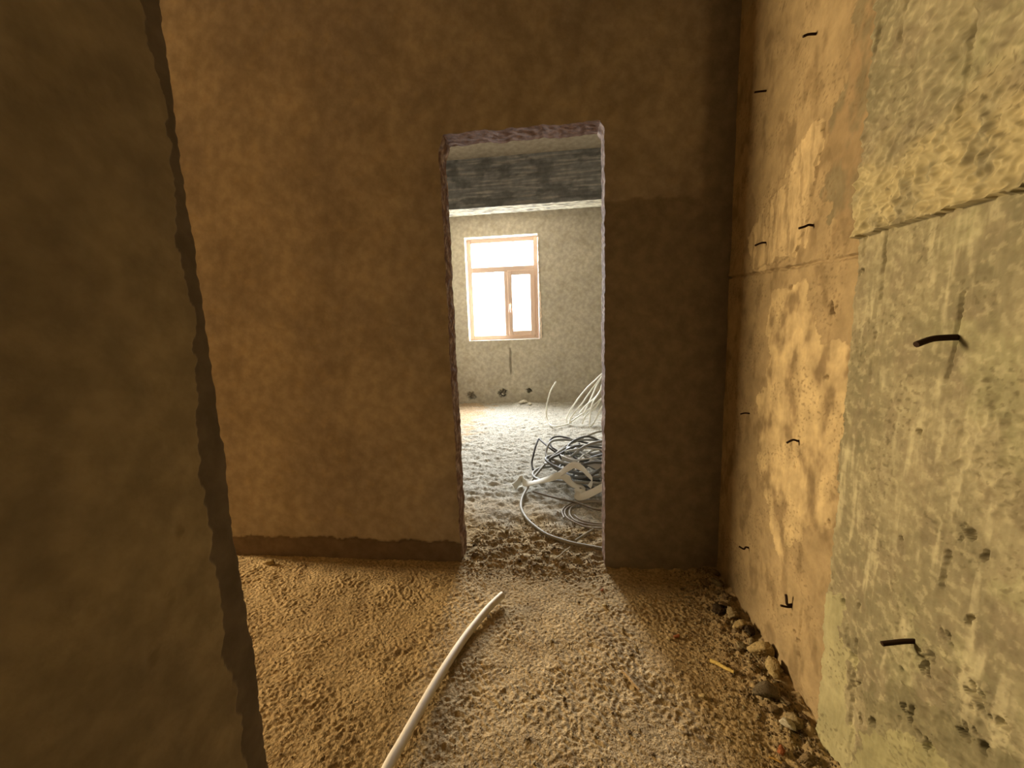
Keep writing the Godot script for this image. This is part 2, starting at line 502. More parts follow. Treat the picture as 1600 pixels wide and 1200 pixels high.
func build_back_wall() -> void:
	var md := MD.new()
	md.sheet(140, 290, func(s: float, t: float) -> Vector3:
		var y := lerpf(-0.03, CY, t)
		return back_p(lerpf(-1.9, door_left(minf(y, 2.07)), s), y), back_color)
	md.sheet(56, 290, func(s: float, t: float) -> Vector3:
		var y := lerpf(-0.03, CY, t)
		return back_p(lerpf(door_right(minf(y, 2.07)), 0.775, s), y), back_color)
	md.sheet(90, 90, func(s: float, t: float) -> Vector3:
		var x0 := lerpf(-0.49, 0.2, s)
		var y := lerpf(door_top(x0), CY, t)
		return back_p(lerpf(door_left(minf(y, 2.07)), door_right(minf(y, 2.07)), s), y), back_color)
	var brown := lin(150, 130, 106)
	md.box(Vector3(-1.9, -0.1, -1.95), Vector3(-0.535, CY, BZ - 0.02), brown)
	md.box(Vector3(0.24, -0.1, -1.95), Vector3(1.65, CY, BZ - 0.02), brown)
	md.box(Vector3(-0.56, 2.085, -1.95), Vector3(0.26, CY, BZ - 0.02), brown)
	var o := put("wall_back", md, M.plaster)
	setting(o, "dim brown plastered wall pierced by a frameless doorway")
	# bare reveals of the opening
	var tint := func(p: Vector3) -> Color:
		var k := 0.5 + 0.5 * fb.get_noise_2d(p.y * 12.0 + p.x * 12.0, p.z * 20.0)
		return lin(130, 98, 76).lerp(lin(186, 160, 136), soft(0.45, 0.7, k))
	var jl := MD.new()
	jl.sheet(8, 200, func(s: float, t: float) -> Vector3:
		var y := lerpf(-0.03, 2.07, t)
		return Vector3(door_left(y) - 0.0005 + 0.004 * sin(s * PI) * n(y * 25.0, s * 3.0), y, back_p(door_left(y), y).z - 0.125 * s), tint)
	put("reveal", jl, M.cement, o)
	var jr := MD.new()
	jr.sheet(8, 200, func(s: float, t: float) -> Vector3:
		var y := lerpf(-0.03, 2.07, t)
		return Vector3(door_right(y) + 0.0005 + 0.004 * sin(s * PI) * n(y * 25.0, s * 3.0 + 7.0), y, back_p(door_right(y), y).z - 0.125 * s), tint, true)
	put("reveal", jr, M.cement, o)
	var so := MD.new()
	so.sheet(80, 10, func(s: float, t: float) -> Vector3:
		var x0 := lerpf(-0.49, 0.2, s)
		var y := door_top(x0)
		var x := lerpf(door_left(y), door_right(y), s)
		return Vector3(x, y + 0.002 + 0.002 * sin(t * PI) * n(x * 20.0, t * 4.0), back_p(x, y).z - 0.125 * t),
		func(p: Vector3) -> Color: return lin(122, 90, 68).lerp(lin(146, 112, 88), 0.5 + 0.5 * fb.get_noise_2d(p.x * 10.0, p.z * 30.0)), true)
	var l := put("lintel_soffit", so, M.cement, o)
	l.set_meta("label", "ragged reddish underside of the doorway opening")


# ------------------------------------------------------------------ near left wall
func left_strip(y: float) -> float:
	# where the plaster coat stops and the darker render shows
	return LE + 0.074 + 0.010 * n(y * 5.0, 2.0) + 0.008 * n(y * 15.0, 4.0) + 0.004 * n(y * 45.0, 6.0) - 0.030 * soft(0.95, 1.12, y) * soft(2.1, 1.7, y)


func build_left_wall() -> void:
	var md := MD.new()
	var edge := func(y: float) -> float: return LE + 0.004 * n(y * 8.0, 3.0) + 0.003 * n(y * 35.0, 5.0)
	md.sheet(150, 480, func(s: float, t: float) -> Vector3:
		var y := lerpf(-0.03, CY, t)
		var e: float = edge.call(y)
		var z := lerpf(0.15, e, 1.0 - pow(1.0 - s, 1.6))
		var h := 0.002 * n(z * 3.0, y * 3.0) + 0.0008 * n(z * 14.0, y * 14.0) + 0.0005 * n(z * 50.0, y * 50.0)
		h -= 0.007 * soft(left_strip(y) + 0.004, left_strip(y) - 0.004, z)
		for q in [[-0.52, 0.66], [-0.60, 0.85], [-0.56, 0.74], [-0.45, 0.80]]:
			h -= 0.005 * soft(0.012, 0.004, Vector2(z - q[0], (y - q[1]) * 0.7).length() * (1.0 + 0.5 * n(z * 70.0, y * 70.0)))
		h -= 0.012 * soft(0.014, 0.0, z - e)
		return Vector3(LX + h, y, z), func(p: Vector3) -> Color:
			var a := 0.5 + 0.5 * fb.get_noise_2d(p.z * 2.0, p.y * 1.3 + 9.0)
			var b := 0.5 + 0.5 * fb.get_noise_2d(p.z * 7.0, p.y * 6.0)
			var col := lin(176, 160, 130).lerp(lin(162, 147, 122), soft(0.3, 0.7, a)).lerp(lin(146, 131, 107), 0.3 * soft(0.5, 0.75, b))
			return col.lerp(lin(118, 107, 94).lerp(lin(132, 119, 104), b), soft(left_strip(p.y) + 0.005, left_strip(p.y) - 0.003, p.z)))
	var c := lin(140, 118, 86)
	md.box(Vector3(LX - 0.13, -0.1, LE + 0.01), Vector3(LX - 0.022, CY, 0.15), c)
	md.box(Vector3(LX - 0.13, -0.1, 0.149), Vector3(LX, CY, 2.2), c)
	var o := put("wall_left", md, M.plaster)
	setting(o, "dark plastered wall with a bare grey-brown strip along its edge")


# ------------------------------------------------------------------ the room beyond
const WX0 := -1.40
const WX1 := -0.27
const WY0 := 1.025
const WY1 := 2.613


func far_p(x: float, y: float) -> Vector3:
	var h := 0.004 * n(x * 2.0, y * 2.0 + 30.0) + 0.0015 * n(x * 11.0, y * 11.0)
	var e := 2.85 + 0.012 * n(x * 6.0, 3.0)
	h -= 0.010 * soft(e - 0.01, e + 0.01, y)
	for q in [[-1.42, 0.12, 0.075, 0.06], [-0.895, 0.17, 0.074, 0.07], [-0.457, 0.21, 0.045, 0.03]]:
		var d: float = Vector2(x - q[0], y - q[1]).length() + 0.03 * n(x * 22.0, y * 22.0)
		h -= 0.11 * soft(q[2], q[3] * 0.4, d)
	h += 0.085 * soft(0.035, 0.012, Vector2(x + 0.90, y - 0.15).length())
	h -= 0.035 * soft(0.016, 0.006, absf(x + 0.742 + 0.008 * n(y * 9.0, 1.0))) * soft(0.45, 0.5, y) * soft(0.90, 0.86, y)
	return Vector3(x, y, FZ + h)


func far_color(p: Vector3) -> Color:
	var a := 0.5 + 0.5 * fb.get_noise_2d(p.x * 1.1 + 14.0, p.y * 1.1)
	var b := 0.5 + 0.5 * fb.get_noise_2d(p.x * 4.0, p.y * 4.0 + 12.0)
	var col := lin(192, 183, 163).lerp(lin(176, 168, 152), a)
	col = col.lerp(lin(166, 156, 132), 0.4 * soft(0.5, 0.7, b))
	return col


func build_far_room() -> void:
	var md := MD.new()
	var part := func(x0: float, x1: float, y0: float, y1: float, cell: float) -> void:
		md.sheet(int((x1 - x0) / cell) + 1, int((y1 - y0) / cell) + 1, func(s: float, t: float) -> Vector3:
			return far_p(lerpf(x0, x1, s), lerpf(y0, y1, t)), far_color)
	part.call(-1.8, 1.52, -0.03, WY0, 0.009)
	part.call(-1.8, WX0, WY0, WY1, 0.02)
	part.call(WX1, 1.52, WY0, WY1, 0.02)
	part.call(-1.8, 1.52, WY1, CY, 0.02)
	var c := lin(176, 164, 140)
	var z0 := FZ - 0.24
	var z1 := FZ - 0.135
	md.box(Vector3(-2.1, -0.1, z0), Vector3(WX0, CY, z1), c)
	md.box(Vector3(WX1, -0.1, z0), Vector3(1.65, CY, z1), c)
	md.box(Vector3(WX0, -0.1, z0), Vector3(WX1, WY0, z1), c)
	md.box(Vector3(WX0, WY1, z0), Vector3(WX1, CY, z1), c)
	var o := put("wall_far", md, M.plaster)
	setting(o, "beige rendered wall around the window, holes knocked in its foot")
	# plastered reveals of the window
	var rv := MD.new()
	var cream := lin(214, 196, 168)
	var A := Vector3(WX0, WY0, FZ - 0.24)
	var B := Vector3(WX1, WY1, FZ + 0.003)
	rv.quad(Vector3(A.x, A.y, A.z), Vector3(A.x, A.y, B.z), Vector3(A.x, B.y, B.z), Vector3(A.x, B.y, A.z), cream)
	rv.quad(Vector3(B.x, A.y, B.z), Vector3(B.x, A.y, A.z), Vector3(B.x, B.y, A.z), Vector3(B.x, B.y, B.z), cream)
	rv.quad(Vector3(A.x, A.y, B.z), Vector3(A.x, A.y, A.z), Vector3(B.x, A.y, A.z), Vector3(B.x, A.y, B.z), cream)
	rv.quad(Vector3(A.x, B.y, A.z), Vector3(A.x, B.y, B.z), Vector3(B.x, B.y, B.z), Vector3(B.x, B.y, A.z), cream)
	put("window_reveal", rv, M.plaster, o)

	var cc := lin(186, 176, 154)
	setting(boxed("wall_far_left", Vector3(-1.9, -0.1, -6.43), Vector3(-1.78, CY, -1.95), M.cement, cc))
	setting(boxed("wall_far_right", Vector3(1.5, -0.1, -6.43), Vector3(1.65, CY, -1.95), M.cement, cc))

	# downstand beam with board marks
	var bm := MD.new()
	var stripe := func(p: Vector3) -> Color:
		var k := 0.5 + 0.5 * fb.get_noise_2d(p.x * 1.6, p.y * 30.0)
		var b := 0.5 + 0.5 * fb.get_noise_2d(p.x * 3.0 + 5.0, p.y * 5.0)
		var col := lin(140, 142, 142).lerp(lin(172, 170, 164), soft(0.52, 0.66, k)).lerp(lin(112, 113, 112), 0.8 * soft(0.52, 0.64, b))
		return col
	bm.sheet(160, 60, func(s: float, t: float) -> Vector3:
		var x := lerpf(-1.78, 1.5, s)
		var y := lerpf(2.465, CY, t)
		return Vector3(x, y, -4.25 + 0.003 * n(x * 1.5, y * 30.0) + 0.003 * n(x * 12.0, y * 12.0)), stripe)
	bm.sheet(160, 16, func(s: float, t: float) -> Vector3:
		var x := lerpf(-1.78, 1.5, s)
		var z := lerpf(-4.25, -4.50, t)
		return Vector3(x, 2.465 + 0.004 * n(x * 9.0, z * 40.0) - 0.002 * n(x * 2.0, z * 60.0), z), func(p: Vector3) -> Color:
			return lin(174, 165, 138).lerp(lin(110, 103, 86), soft(0.5, 0.66, 0.5 + 0.5 * fb.get_noise_2d(p.x * 4.0, p.z * 40.0))), true)
	bm.box(Vector3(-1.78, 2.475, -4.50), Vector3(1.5, CY, -4.26), lin(120, 116, 104))
	var beam := put("ceiling_beam", bm, M.plaster)
	setting(beam, "dark grey concrete beam with board marks across the far room")


func build_window() -> void:
	var w := Node3D.new()
	w.name = "window_1"
	add_child(w)
	setting(w, "three-light window with a taupe plastic frame")
	var col := lin(186, 164, 148)
	var zf := FZ - 0.13
	var bar := func(called: String, x0: float, x1: float, y0: float, y1: float, d0: float, d1: float, parent: Node) -> MeshInstance3D:
		var md := MD.new()
		var lo := Vector3(x0, y0, zf - d0)
		var hi := Vector3(x1, y1, zf + d1)
		var b := 0.006
		md.box(lo, hi - Vector3(0, 0, b), col)
		# a chamfered face towards the room
		var f := [Vector3(lo.x + b, lo.y + b, hi.z), Vector3(hi.x - b, lo.y + b, hi.z), Vector3(hi.x - b, hi.y - b, hi.z), Vector3(lo.x + b, hi.y - b, hi.z)]
		var g := [Vector3(lo.x, lo.y, hi.z - b), Vector3(hi.x, lo.y, hi.z - b), Vector3(hi.x, hi.y, hi.z - b), Vector3(lo.x, hi.y, hi.z - b)]
		md.quad(f[0], f[1], f[2], f[3], col)
		for k in 4:
			md.quad(g[k], g[(k + 1) % 4], f[(k + 1) % 4], f[k], col)
		return put(called, md, M.frame, parent)
	var x0 := WX0 + 0.01
	var x1 := WX1 - 0.01
	var y0 := WY0 + 0.01
	var y1 := WY1 - 0.01
	var yt := 2.13
	var xm := -0.79
	var t := 0.066
	bar.call("frame_jamb", x0, x0 + t, y0, y1, 0.03, 0.03, w)
	bar.call("frame_jamb", x1 - t, x1, y0, y1, 0.03, 0.03, w)
	bar.call("frame_head", x0 + t, x1 - t, y1 - t, y1, 0.03, 0.03, w)
	bar.call("frame_sill", x0 + t, x1 - t, y0, y0 + t, 0.03, 0.03, w)
	bar.call("transom", x0 + t, x1 - t, yt - 0.042, yt + 0.042, 0.03, 0.03, w)
	bar.call("mullion", xm - 0.03, xm + 0.03, y0 + t, yt - 0.042, 0.03, 0.03, w)
	var sash := Node3D.new()
	sash.name = "sash"
	w.add_child(sash)
	var sx0 := xm + 0.028
	var sx1 := x1 - t + 0.012
	var sy0 := y0 + t - 0.012
	var sy1 := yt - 0.028
	bar.call("stile", sx0, sx0 + 0.074, sy0, sy1, 0.02, 0.05, sash)
	bar.call("stile", sx1 - 0.074, sx1, sy0, sy1, 0.02, 0.05, sash)
	bar.call("rail", sx0 + 0.074, sx1 - 0.074, sy0, sy0 + 0.074, 0.02, 0.05, sash)
	bar.call("rail", sx0 + 0.074, sx1 - 0.074, sy1 - 0.074, sy1, 0.02, 0.05, sash)
	var hd := MD.new()
	hd.box(Vector3(sx0 + 0.02, 1.53, zf + 0.05), Vector3(sx0 + 0.045, 1.60, zf + 0.074), lin(220, 190, 150))
	hd.tube(PackedVector3Array([Vector3(sx0 + 0.032, 1.575, zf + 0.06), Vector3(sx0 + 0.032, 1.575, zf + 0.09)]), 0.008, 10, lin(220, 190, 150))
	hd.tube(PackedVector3Array([Vector3(sx0 + 0.032, 1.585, zf + 0.09), Vector3(sx0 + 0.032, 1.52, zf + 0.095), Vector3(sx0 + 0.032, 1.46, zf + 0.09)]), 0.009, 10, lin(170, 120, 90))
	put("handle", hd, M.frame, sash)
	for q in [[x0 + t, x1 - t, yt + 0.042, y1 - t, w], [x0 + t, xm - 0.03, y0 + t, yt - 0.042, w], [sx0 + 0.074, sx1 - 0.074, sy0 + 0.074, sy1 - 0.074, sash]]:
		boxed("pane", Vector3(q[0] - 0.004, q[2] - 0.004, zf - 0.004), Vector3(q[1] + 0.004, q[3] + 0.004, zf + 0.004), M.glass, Color.WHITE, q[4])
	# ragged bead of mounting foam along the right reveal and the head
	var fm := MD.new()
	var pts := PackedVector3Array()
	for k in 90:
		var y := lerpf(WY0 + 0.01, WY1 - 0.05, k / 89.0)
		pts.append(Vector3(WX1 + 0.012 + 0.010 * n(y * 14.0, 3.0) + (0.014 if y < 1.75 else 0.0), y, FZ + 0.004))
	fm.tube(pts, 0.010, 7, lin(226, 204, 180))
	put("foam_bead", fm, M.plaster, w)


# ------------------------------------------------------------------ the side room that the warm light comes from, and the rest of the shell
const LWX := -5.5
const LWZ0 := -2.56
const LWZ1 := -1.95
const LWY0 := 1.00
const LWY1 := 2.30


func build_shell() -> void:
	var c := lin(160, 138, 104)
	var md := MD.new()
	md.box(Vector3(-5.7, CY, -6.43), Vector3(1.8, CY + 0.15, 2.4), lin(176, 164, 144))
	setting(put("ceiling", md, M.plaster), "rough concrete slab overhead")
	var w := MD.new()
	w.box(Vector3(LWX - 0.15, -0.1, -4.35), Vector3(LWX, CY, LWZ0), c)
	w.box(Vector3(LWX - 0.15, -0.1, LWZ1), Vector3(LWX, CY, 0.65), c)
	w.box(Vector3(LWX - 0.15, -0.1, LWZ0), Vector3(LWX, LWY0, LWZ1), c)
	w.box(Vector3(LWX - 0.15, LWY1, LWZ0), Vector3(LWX, CY, LWZ1), c)
	setting(put("wall_side", w, M.plaster))
	setting(boxed("wall_side_far", Vector3(-5.65, -0.1, -4.35), Vector3(-1.9, CY, -4.2), M.plaster, c))
	setting(boxed("wall_side_near", Vector3(-5.65, -0.1, 0.5), Vector3(-0.82, CY, 0.65), M.plaster, c))
	setting(boxed("wall_behind", Vector3(-0.83, -0.1, 2.2), Vector3(0.95, CY, 2.35), M.plaster, c))
	var win := Node3D.new()
	win.name = "window_2"
	add_child(win)
	setting(win, "tall narrow window of the side room")
	var fc := lin(196, 180, 166)
	for q in [[LWY0, LWY1, LWZ0, LWZ0 + 0.04], [LWY0, LWY1, LWZ1 - 0.04, LWZ1], [LWY0, LWY0 + 0.04, LWZ0 + 0.04, LWZ1 - 0.04], [LWY1 - 0.04, LWY1, LWZ0 + 0.04, LWZ1 - 0.04]]:
		boxed("frame_bar", Vector3(LWX - 0.10, q[0], q[2]), Vector3(LWX - 0.05, q[1], q[3]), M.frame, fc, win)
	boxed("pane", Vector3(LWX - 0.08, LWY0 + 0.04, LWZ0 + 0.04), Vector3(LWX - 0.074, LWY1 - 0.04, LWZ1 - 0.04), M.glass, Color.WHITE, win)


# ------------------------------------------------------------------ wires, pipes, cables
func wall_x(z: float, y: float) -> float:
	return RX - right_h(z, y)


func build_wire_ends() -> void:
	var rust := lin(52, 38, 28)
	# z, y, sideways points [reach, dy, dz], radius, label
	var list := [
		[-0.805, 1.157, [[.02, .0, .0], [.045, -.002, .0], [.072, -.011, .003]], .0058, "thick rusty rebar stub curving down from the grey concrete pier"],
		[-0.813, 0.531, [[.02, -.002, .0], [.059, -.010, .0]], .0050, "straight rusty rebar stub low on the concrete pier above a pit"],
		[-1.282, 1.468, [[.012, .002, .0], [.022, -.002, .0], [.038, -.006, .0]], .0034, "kinked wire end in ochre plaster just above the horizontal seam"],
		[-1.532, 1.471, [[.015, .0, .0], [.036, -.008, .0]], .0032, "drooping wire end above the seam near the corner of the walls"],
		[-1.594, 1.995, [[.02, .0, .0], [.038, -.001, .0]], .0032, "short straight wire end high up beside the shaded corner"],
		[-1.33, 1.999, [[.02, .001, .0], [.034, -.003, .0]], .0034, "dark wire end highest on the ochre plaster near the grey patch"],
		[-1.595, 0.839, [[.018, .002, .0], [.034, -.002, .0]], .0028, "thin wire end at waist height close to the shaded corner"],
		[-1.279, 0.821, [[.016, .004, .0], [.034, -.006, .0]], .0032, "bent wire end in the pale yellow patch of plaster"],
		[-1.543, 0.304, [[.012, .003, .002], [.02, -.004, .004], [.036, .004, .0]], .0034, "twisted wire end low on the wall near the corner"],
		[-1.251, 0.279, [[.014, .0, .0], [.018, .024, .0], [.02, .034, .0]], .0040, "upturned wire end above the rubble at the wall foot"],
		[-1.25, 0.272, [[.014, -.001, .0], [.034, .003, .0]], .0036, "short level wire end just below the upturned one"],
	]
	for q in list:
		var pts := [Vector3(0.02, 0.0, 0.0), Vector3(0.0, 0.0, 0.0)]
		for r in q[2]:
			pts.append(Vector3(-r[0], r[1], r[2]))
		var md := MD.new()
		md.tube(smooth_path(pts, 4), q[3], 9, rust)
		var o := put("rebar_stub" if q[3] > 0.0045 else "wire_end", md, M.iron)
		o.position = Vector3(wall_x(q[0], q[1]), q[1], q[0])
		tag(o, q[4], "rebar end" if q[3] > 0.0045 else "wire end", "rusty steel ends sticking out of the right wall")


func build_floor_pipe() -> void:
	var p := [Vector3(-0.258, .048, -1.561), Vector3(-0.290, .043, -1.515), Vector3(-0.322, .039, -1.455), Vector3(-0.376, .034, -1.321), Vector3(-0.42, .034, -1.163), Vector3(-0.444, .038, -1.042), Vector3(-0.463, .045, -0.924), Vector3(-0.476, .050, -0.843), Vector3(-0.487, .050, -0.70), Vector3(-0.49, .040, -0.5), Vector3(-0.48, .022, -0.2)]
	var o := base_node("plastic_pipe", p[3])
	var path := smooth_path(p, 8)
	for i in path.size():
		path[i] -= p[3] + Vector3(0, 0.013, 0)
	var md := MD.new()
	var col := lin(214, 206, 190)
	md.tube(path, 0.0148, 20, col)
	put("pipe_body", md, M.pvc, o)
	var t := (path[0] - path[1]).normalized()
	var hollow_shade := MD.new()
	hollow_shade.tube(PackedVector3Array([path[0] - t * 0.001, path[0] + t * 0.0006]), 0.012, 18, lin(92, 84, 72))  # the tube is closed; this disc is coloured dark for the shade inside
	var b := put("shaded_end_disc", hollow_shade, M.pvc, o)
	b.set_meta("label", "disc on the pipe end coloured dark as its shaded hollow")
	tag(o, "off-white plastic pipe curving across the bare earth floor", "pipe")


func cable(called: String, label: String, pts: Array, r: float, col: Color, material: Material, category := "cable", group := "", per := 6) -> void:
	var md := MD.new()
	var at: Vector3 = pts[0]
	var rel := []
	for p in pts:
		rel.append(p - at)
	md.tube(smooth_path(rel, per), r, 10, col)
	var o := put(called, md, material)
	o.position = at
	tag(o, label, category, group)


func build_tangle() -> void:
	var V := func(a: Array) -> Array:
		var out := []
		for q in a:
			out.append(Vector3(q[0], q[1], q[2]))
		return out
	cable("grey_hose", "long grey hose looping in front of the tangle to the door jamb", V.call([[0.246, 0.022, -1.968], [0.158, 0.026, -1.985], [0.069, 0.03, -2.005], [-0.003, 0.03, -2.04], [-0.078, 0.03, -2.09], [-0.141, 0.028, -2.17], [-0.197, 0.024, -2.265], [-0.24, 0.022, -2.373], [-0.259, 0.022, -2.462], [-0.261, 0.024, -2.58], [-0.235, 0.037, -2.722], [-0.203, 0.06, -2.82], [-0.168, 0.08, -2.914], [-0.101, 0.12, -3.036], [-0.018, 0.16, -3.159], [0.069, 0.2, -3.245], [0.156, 0.22, -3.31], [0.25, 0.24, -3.4], [0.405, 0.25, -3.512], [0.62, 0.16, -3.6], [0.85, 0.03, -3.62]]), 0.0095, lin(150, 144, 130), M.rubber, "hose")
	var dark := lin(56, 52, 46)
	cable("dark_cable", "dark cable standing up in a pointed loop above the tangle", V.call([[-0.218, 0.02, -3.142], [-0.232, 0.05, -3.214], [-0.222, 0.1, -3.286], [-0.201, 0.16, -3.392], [-0.18, 0.19, -3.473], [-0.148, 0.19, -3.391], [-0.077, 0.18, -3.235], [-0.025, 0.16, -3.176], [0.008, 0.15, -3.14], [0.065, 0.15, -3.174], [0.123, 0.16, -3.238], [0.168, 0.17, -3.287], [0.178, 0.18, -3.367], [0.182, 0.165, -3.34], [0.195, 0.13, -3.288], [0.25, 0.06, -3.2]]), 0.0085, dark, M.rubber)
	cable("dark_cable", "dark cable arching in a round loop over the back of the tangle", V.call([[0.05, 0.05, -3.12], [-0.013, 0.14, -3.255], [-0.057, 0.16, -3.317], [-0.083, 0.18, -3.405], [-0.058, 0.2, -3.469], [0.0, 0.21, -3.486], [0.075, 0.21, -3.444], [0.141, 0.2, -3.397], [0.218, 0.19, -3.372], [0.291, 0.18, -3.329], [0.343, 0.16, -3.257], [0.40, 0.12, -3.2], [0.5, 0.03, -3.1]]), 0.0085, dark, M.rubber)
	# the wound heap itself: three coils of different hose
	var coils := [["grey_hose_coil", "heap of mid-grey hose wound in loose turns behind the flat bands", Vector3(0.29, 0.05, -2.98), 0.36, 9, 0.0105, lin(150, 149, 142), 21, 0.17],
		["slate_hose_coil", "darker slate hose wound among the grey turns of the heap", Vector3(0.26, 0.04, -2.95), 0.31, 6, 0.010, lin(96, 96, 92), 22, 0.15],
		["pale_cable_coil", "pale thin cable wound through the top of the heap", Vector3(0.28, 0.12, -2.92), 0.27, 3, 0.0055, lin(190, 188, 178), 23, 0.12]]
	for q in coils:
		var r := RandomNumberGenerator.new()
		r.seed = q[7]
		var pts := []
		var turns: int = q[4]
		for k in turns * 12:
			var f := float(k) / (turns * 12)
			var a := TAU * k / 12.0
			var loop := int(k / 12)
			var u := float(k) / 12.0
			var R: float = q[3] * (0.92 + 0.42 * n(u * 0.9, q[7] * 3.0) + 0.10 * n(a * 0.8, loop * 2.0))
			var tilt := 0.34 * n(u * 0.8, q[7] + 4.0)
			pts.append(Vector3(R * cos(a) + 0.26 * n(u * 0.7, q[7] + 1.0), 0.01 + q[8] * f + tilt * cos(a + u) * 0.5 + 0.025 * n(a * 1.3, loop * 1.3) + 0.03, R * (0.62 + 0.25 * n(u * 0.6, q[7] + 7.0)) * sin(a) + 0.16 * n(u * 0.8, q[7] + 2.0)))
		for i in pts.size():
			pts[i].y = maxf(pts[i].y, 0.0)
		var md := MD.new()
		md.tube(smooth_path(pts, 4), q[5], 8, q[6])
		var o := put(q[0], md, M.rubber)
		o.position = q[2]
		tag(o, q[1], "hose" if q[5] > 0.006 else "cable")
	# small coil of thin cable on the floor by the jamb
	var ring := []
	for k in 40:
		var a := PI * 0.9 + TAU * k / 13.0
		var R := 0.215 - 0.022 * (k / 13.0) + 0.008 * n(a * 1.5, 2.0)
		ring.append(Vector3(0.225 + R * cos(a), 0.026 + 0.004 * (k / 13.0), -2.36 + R * 0.93 * sin(a)))
	cable("thin_cable_coil", "small coil of thin brown-grey cable lying by the doorway", ring, 0.0055, lin(140, 130, 114), M.rubber)
	cable("thin_hose", "thin hose crossing from under the flat band to the jamb", V.call([[-0.19, 0.03, -2.68], [-0.10, 0.04, -2.60], [0.0, 0.045, -2.53], [0.09, 0.04, -2.50], [0.16, 0.04, -2.45], [0.22, 0.04, -2.40], [0.35, 0.03, -2.38]]), 0.007, lin(118, 110, 96), M.rubber, "hose")
	cable("pale_cable", "pale cable curving up out of the heap over the grey turns", V.call([[0.13, 0.22, -2.72], [0.17, 0.25, -2.82], [0.23, 0.24, -2.95], [0.29, 0.235, -3.1], [0.28, 0.21, -3.25]]), 0.0055, lin(196, 194, 184), M.rubber)
	# flat bands
	var bands := [
		["flat_band", "long pale flat band drooping in folds at the front of the tangle", [[-0.335, 0.035, -2.742], [-0.312, 0.045, -2.80], [-0.285, 0.06, -2.842], [-0.262, 0.055, -2.78], [-0.227, 0.06, -2.746], [-0.154, 0.085, -2.729], [-0.069, 0.12, -2.699], [-0.009, 0.155, -2.672], [0.045, 0.15, -2.65], [0.071, 0.125, -2.631], [0.106, 0.1, -2.628], [0.155, 0.085, -2.633], [0.150, 0.07, -2.60], [0.112, 0.074, -2.575], [0.135, 0.055, -2.545], [0.213, 0.075, -2.565], [0.303, 0.11, -2.60], [0.42, 0.14, -2.65]], 0.050, lin(224, 223, 212)],
		["flat_band", "short pale flat band arching over the top of the heap", [[-0.037, 0.13, -2.687], [0.044, 0.2, -2.668], [0.1, 0.235, -2.665], [0.151, 0.225, -2.64], [0.191, 0.19, -2.62], [0.222, 0.15, -2.61], [0.204, 0.1, -2.606]], 0.046, lin(228, 228, 222)],
		["flat_band", "grey flat band folded at the back of the heap by the jamb", [[0.21, 0.23, -2.75], [0.27, 0.21, -2.72], [0.31, 0.17, -2.70], [0.29, 0.13, -2.68], [0.36, 0.12, -2.70]], 0.055, lin(196, 196, 192)],
		["flat_band", "small grey flat band end sticking up behind the arched band", [[0.02, 0.20, -2.90], [0.06, 0.215, -2.87], [0.11, 0.20, -2.83], [0.15, 0.18, -2.80]], 0.046, lin(186, 186, 182)],
	]
	for q in bands:
		var pts: Array = V.call(q[2])
		var at: Vector3 = pts[0]
		for i in pts.size():
			pts[i] -= at
		var path := smooth_path(pts, 5)
		var wide := PackedVector3Array()
		for i in path.size():
			wide.append(Vector3(0.12 * sin(i * 0.35), 0.55 + 0.25 * sin(i * 0.19), -0.75 + 0.25 * sin(i * 0.22)).normalized())
		var md := MD.new()
		md.strap(path, wide, q[3], 0.004, q[4])
		var o := put(q[0], md, M.band)
		o.position = at
		tag(o, q[1], "band")
	# white pipe coil leaning at the back
	var strands := [
		[[-0.019, 0.528, -4.85], [-0.083, 0.426, -4.83], [-0.121, 0.322, -4.80], [-0.143, 0.21, -4.78], [-0.145, 0.105, -4.75], [-0.112, 0.04, -4.66], [-0.052, 0.03, -4.55], [0.026, 0.03, -4.58], [0.121, 0.035, -4.68], [0.247, 0.11, -4.74], [0.379, 0.19, -4.77], [0.54, 0.325, -4.8], [0.75, 0.46, -4.85], [0.95, 0.55, -4.9]],
		[[0.16, 0.03, -4.72], [0.121, 0.028, -4.72], [0.098, 0.045, -4.74], [0.115, 0.115, -4.76], [0.202, 0.255, -4.80], [0.334, 0.419, -4.84], [0.464, 0.535, -4.88], [0.57, 0.625, -4.9], [0.75, 0.72, -4.95], [0.95, 0.74, -5.0]],
		[[0.115, 0.028, -4.66], [0.129, 0.04, -4.68], [0.157, 0.103, -4.72], [0.287, 0.254, -4.78], [0.418, 0.43, -4.83], [0.506, 0.534, -4.86], [0.57, 0.60, -4.88], [0.76, 0.68, -4.95], [0.95, 0.66, -5.0]],
		[[0.366, 0.025, -4.62], [0.386, 0.145, -4.70], [0.418, 0.268, -4.76], [0.506, 0.393, -4.80], [0.56, 0.52, -4.84], [0.70, 0.62, -4.9], [0.93, 0.62, -5.0]],
		[[0.366, 0.022, -4.58], [0.40, 0.03, -4.62], [0.447, 0.085, -4.68], [0.547, 0.255, -4.74], [0.70, 0.45, -4.85], [0.93, 0.56, -4.95]],
		[[0.285, 0.028, -4.68], [0.332, 0.117, -4.72], [0.456, 0.216, -4.76], [0.547, 0.338, -4.8], [0.72, 0.5, -4.87], [0.93, 0.6, -4.95]],
		[[0.30, 0.10, -4.80], [0.36, 0.22, -4.83], [0.43, 0.36, -4.86], [0.50, 0.50, -4.9], [0.60, 0.60, -4.93], [0.93, 0.7, -5.0]],
		[[0.26, 0.14, -4.78], [0.36, 0.25, -4.80], [0.46, 0.33, -4.82], [0.56, 0.46, -4.84], [0.75, 0.58, -4.9], [0.93, 0.6, -4.96]],
	]
	var root := base_node("white_pipe_coil", Vector3(0.4, 0.0, -4.75))
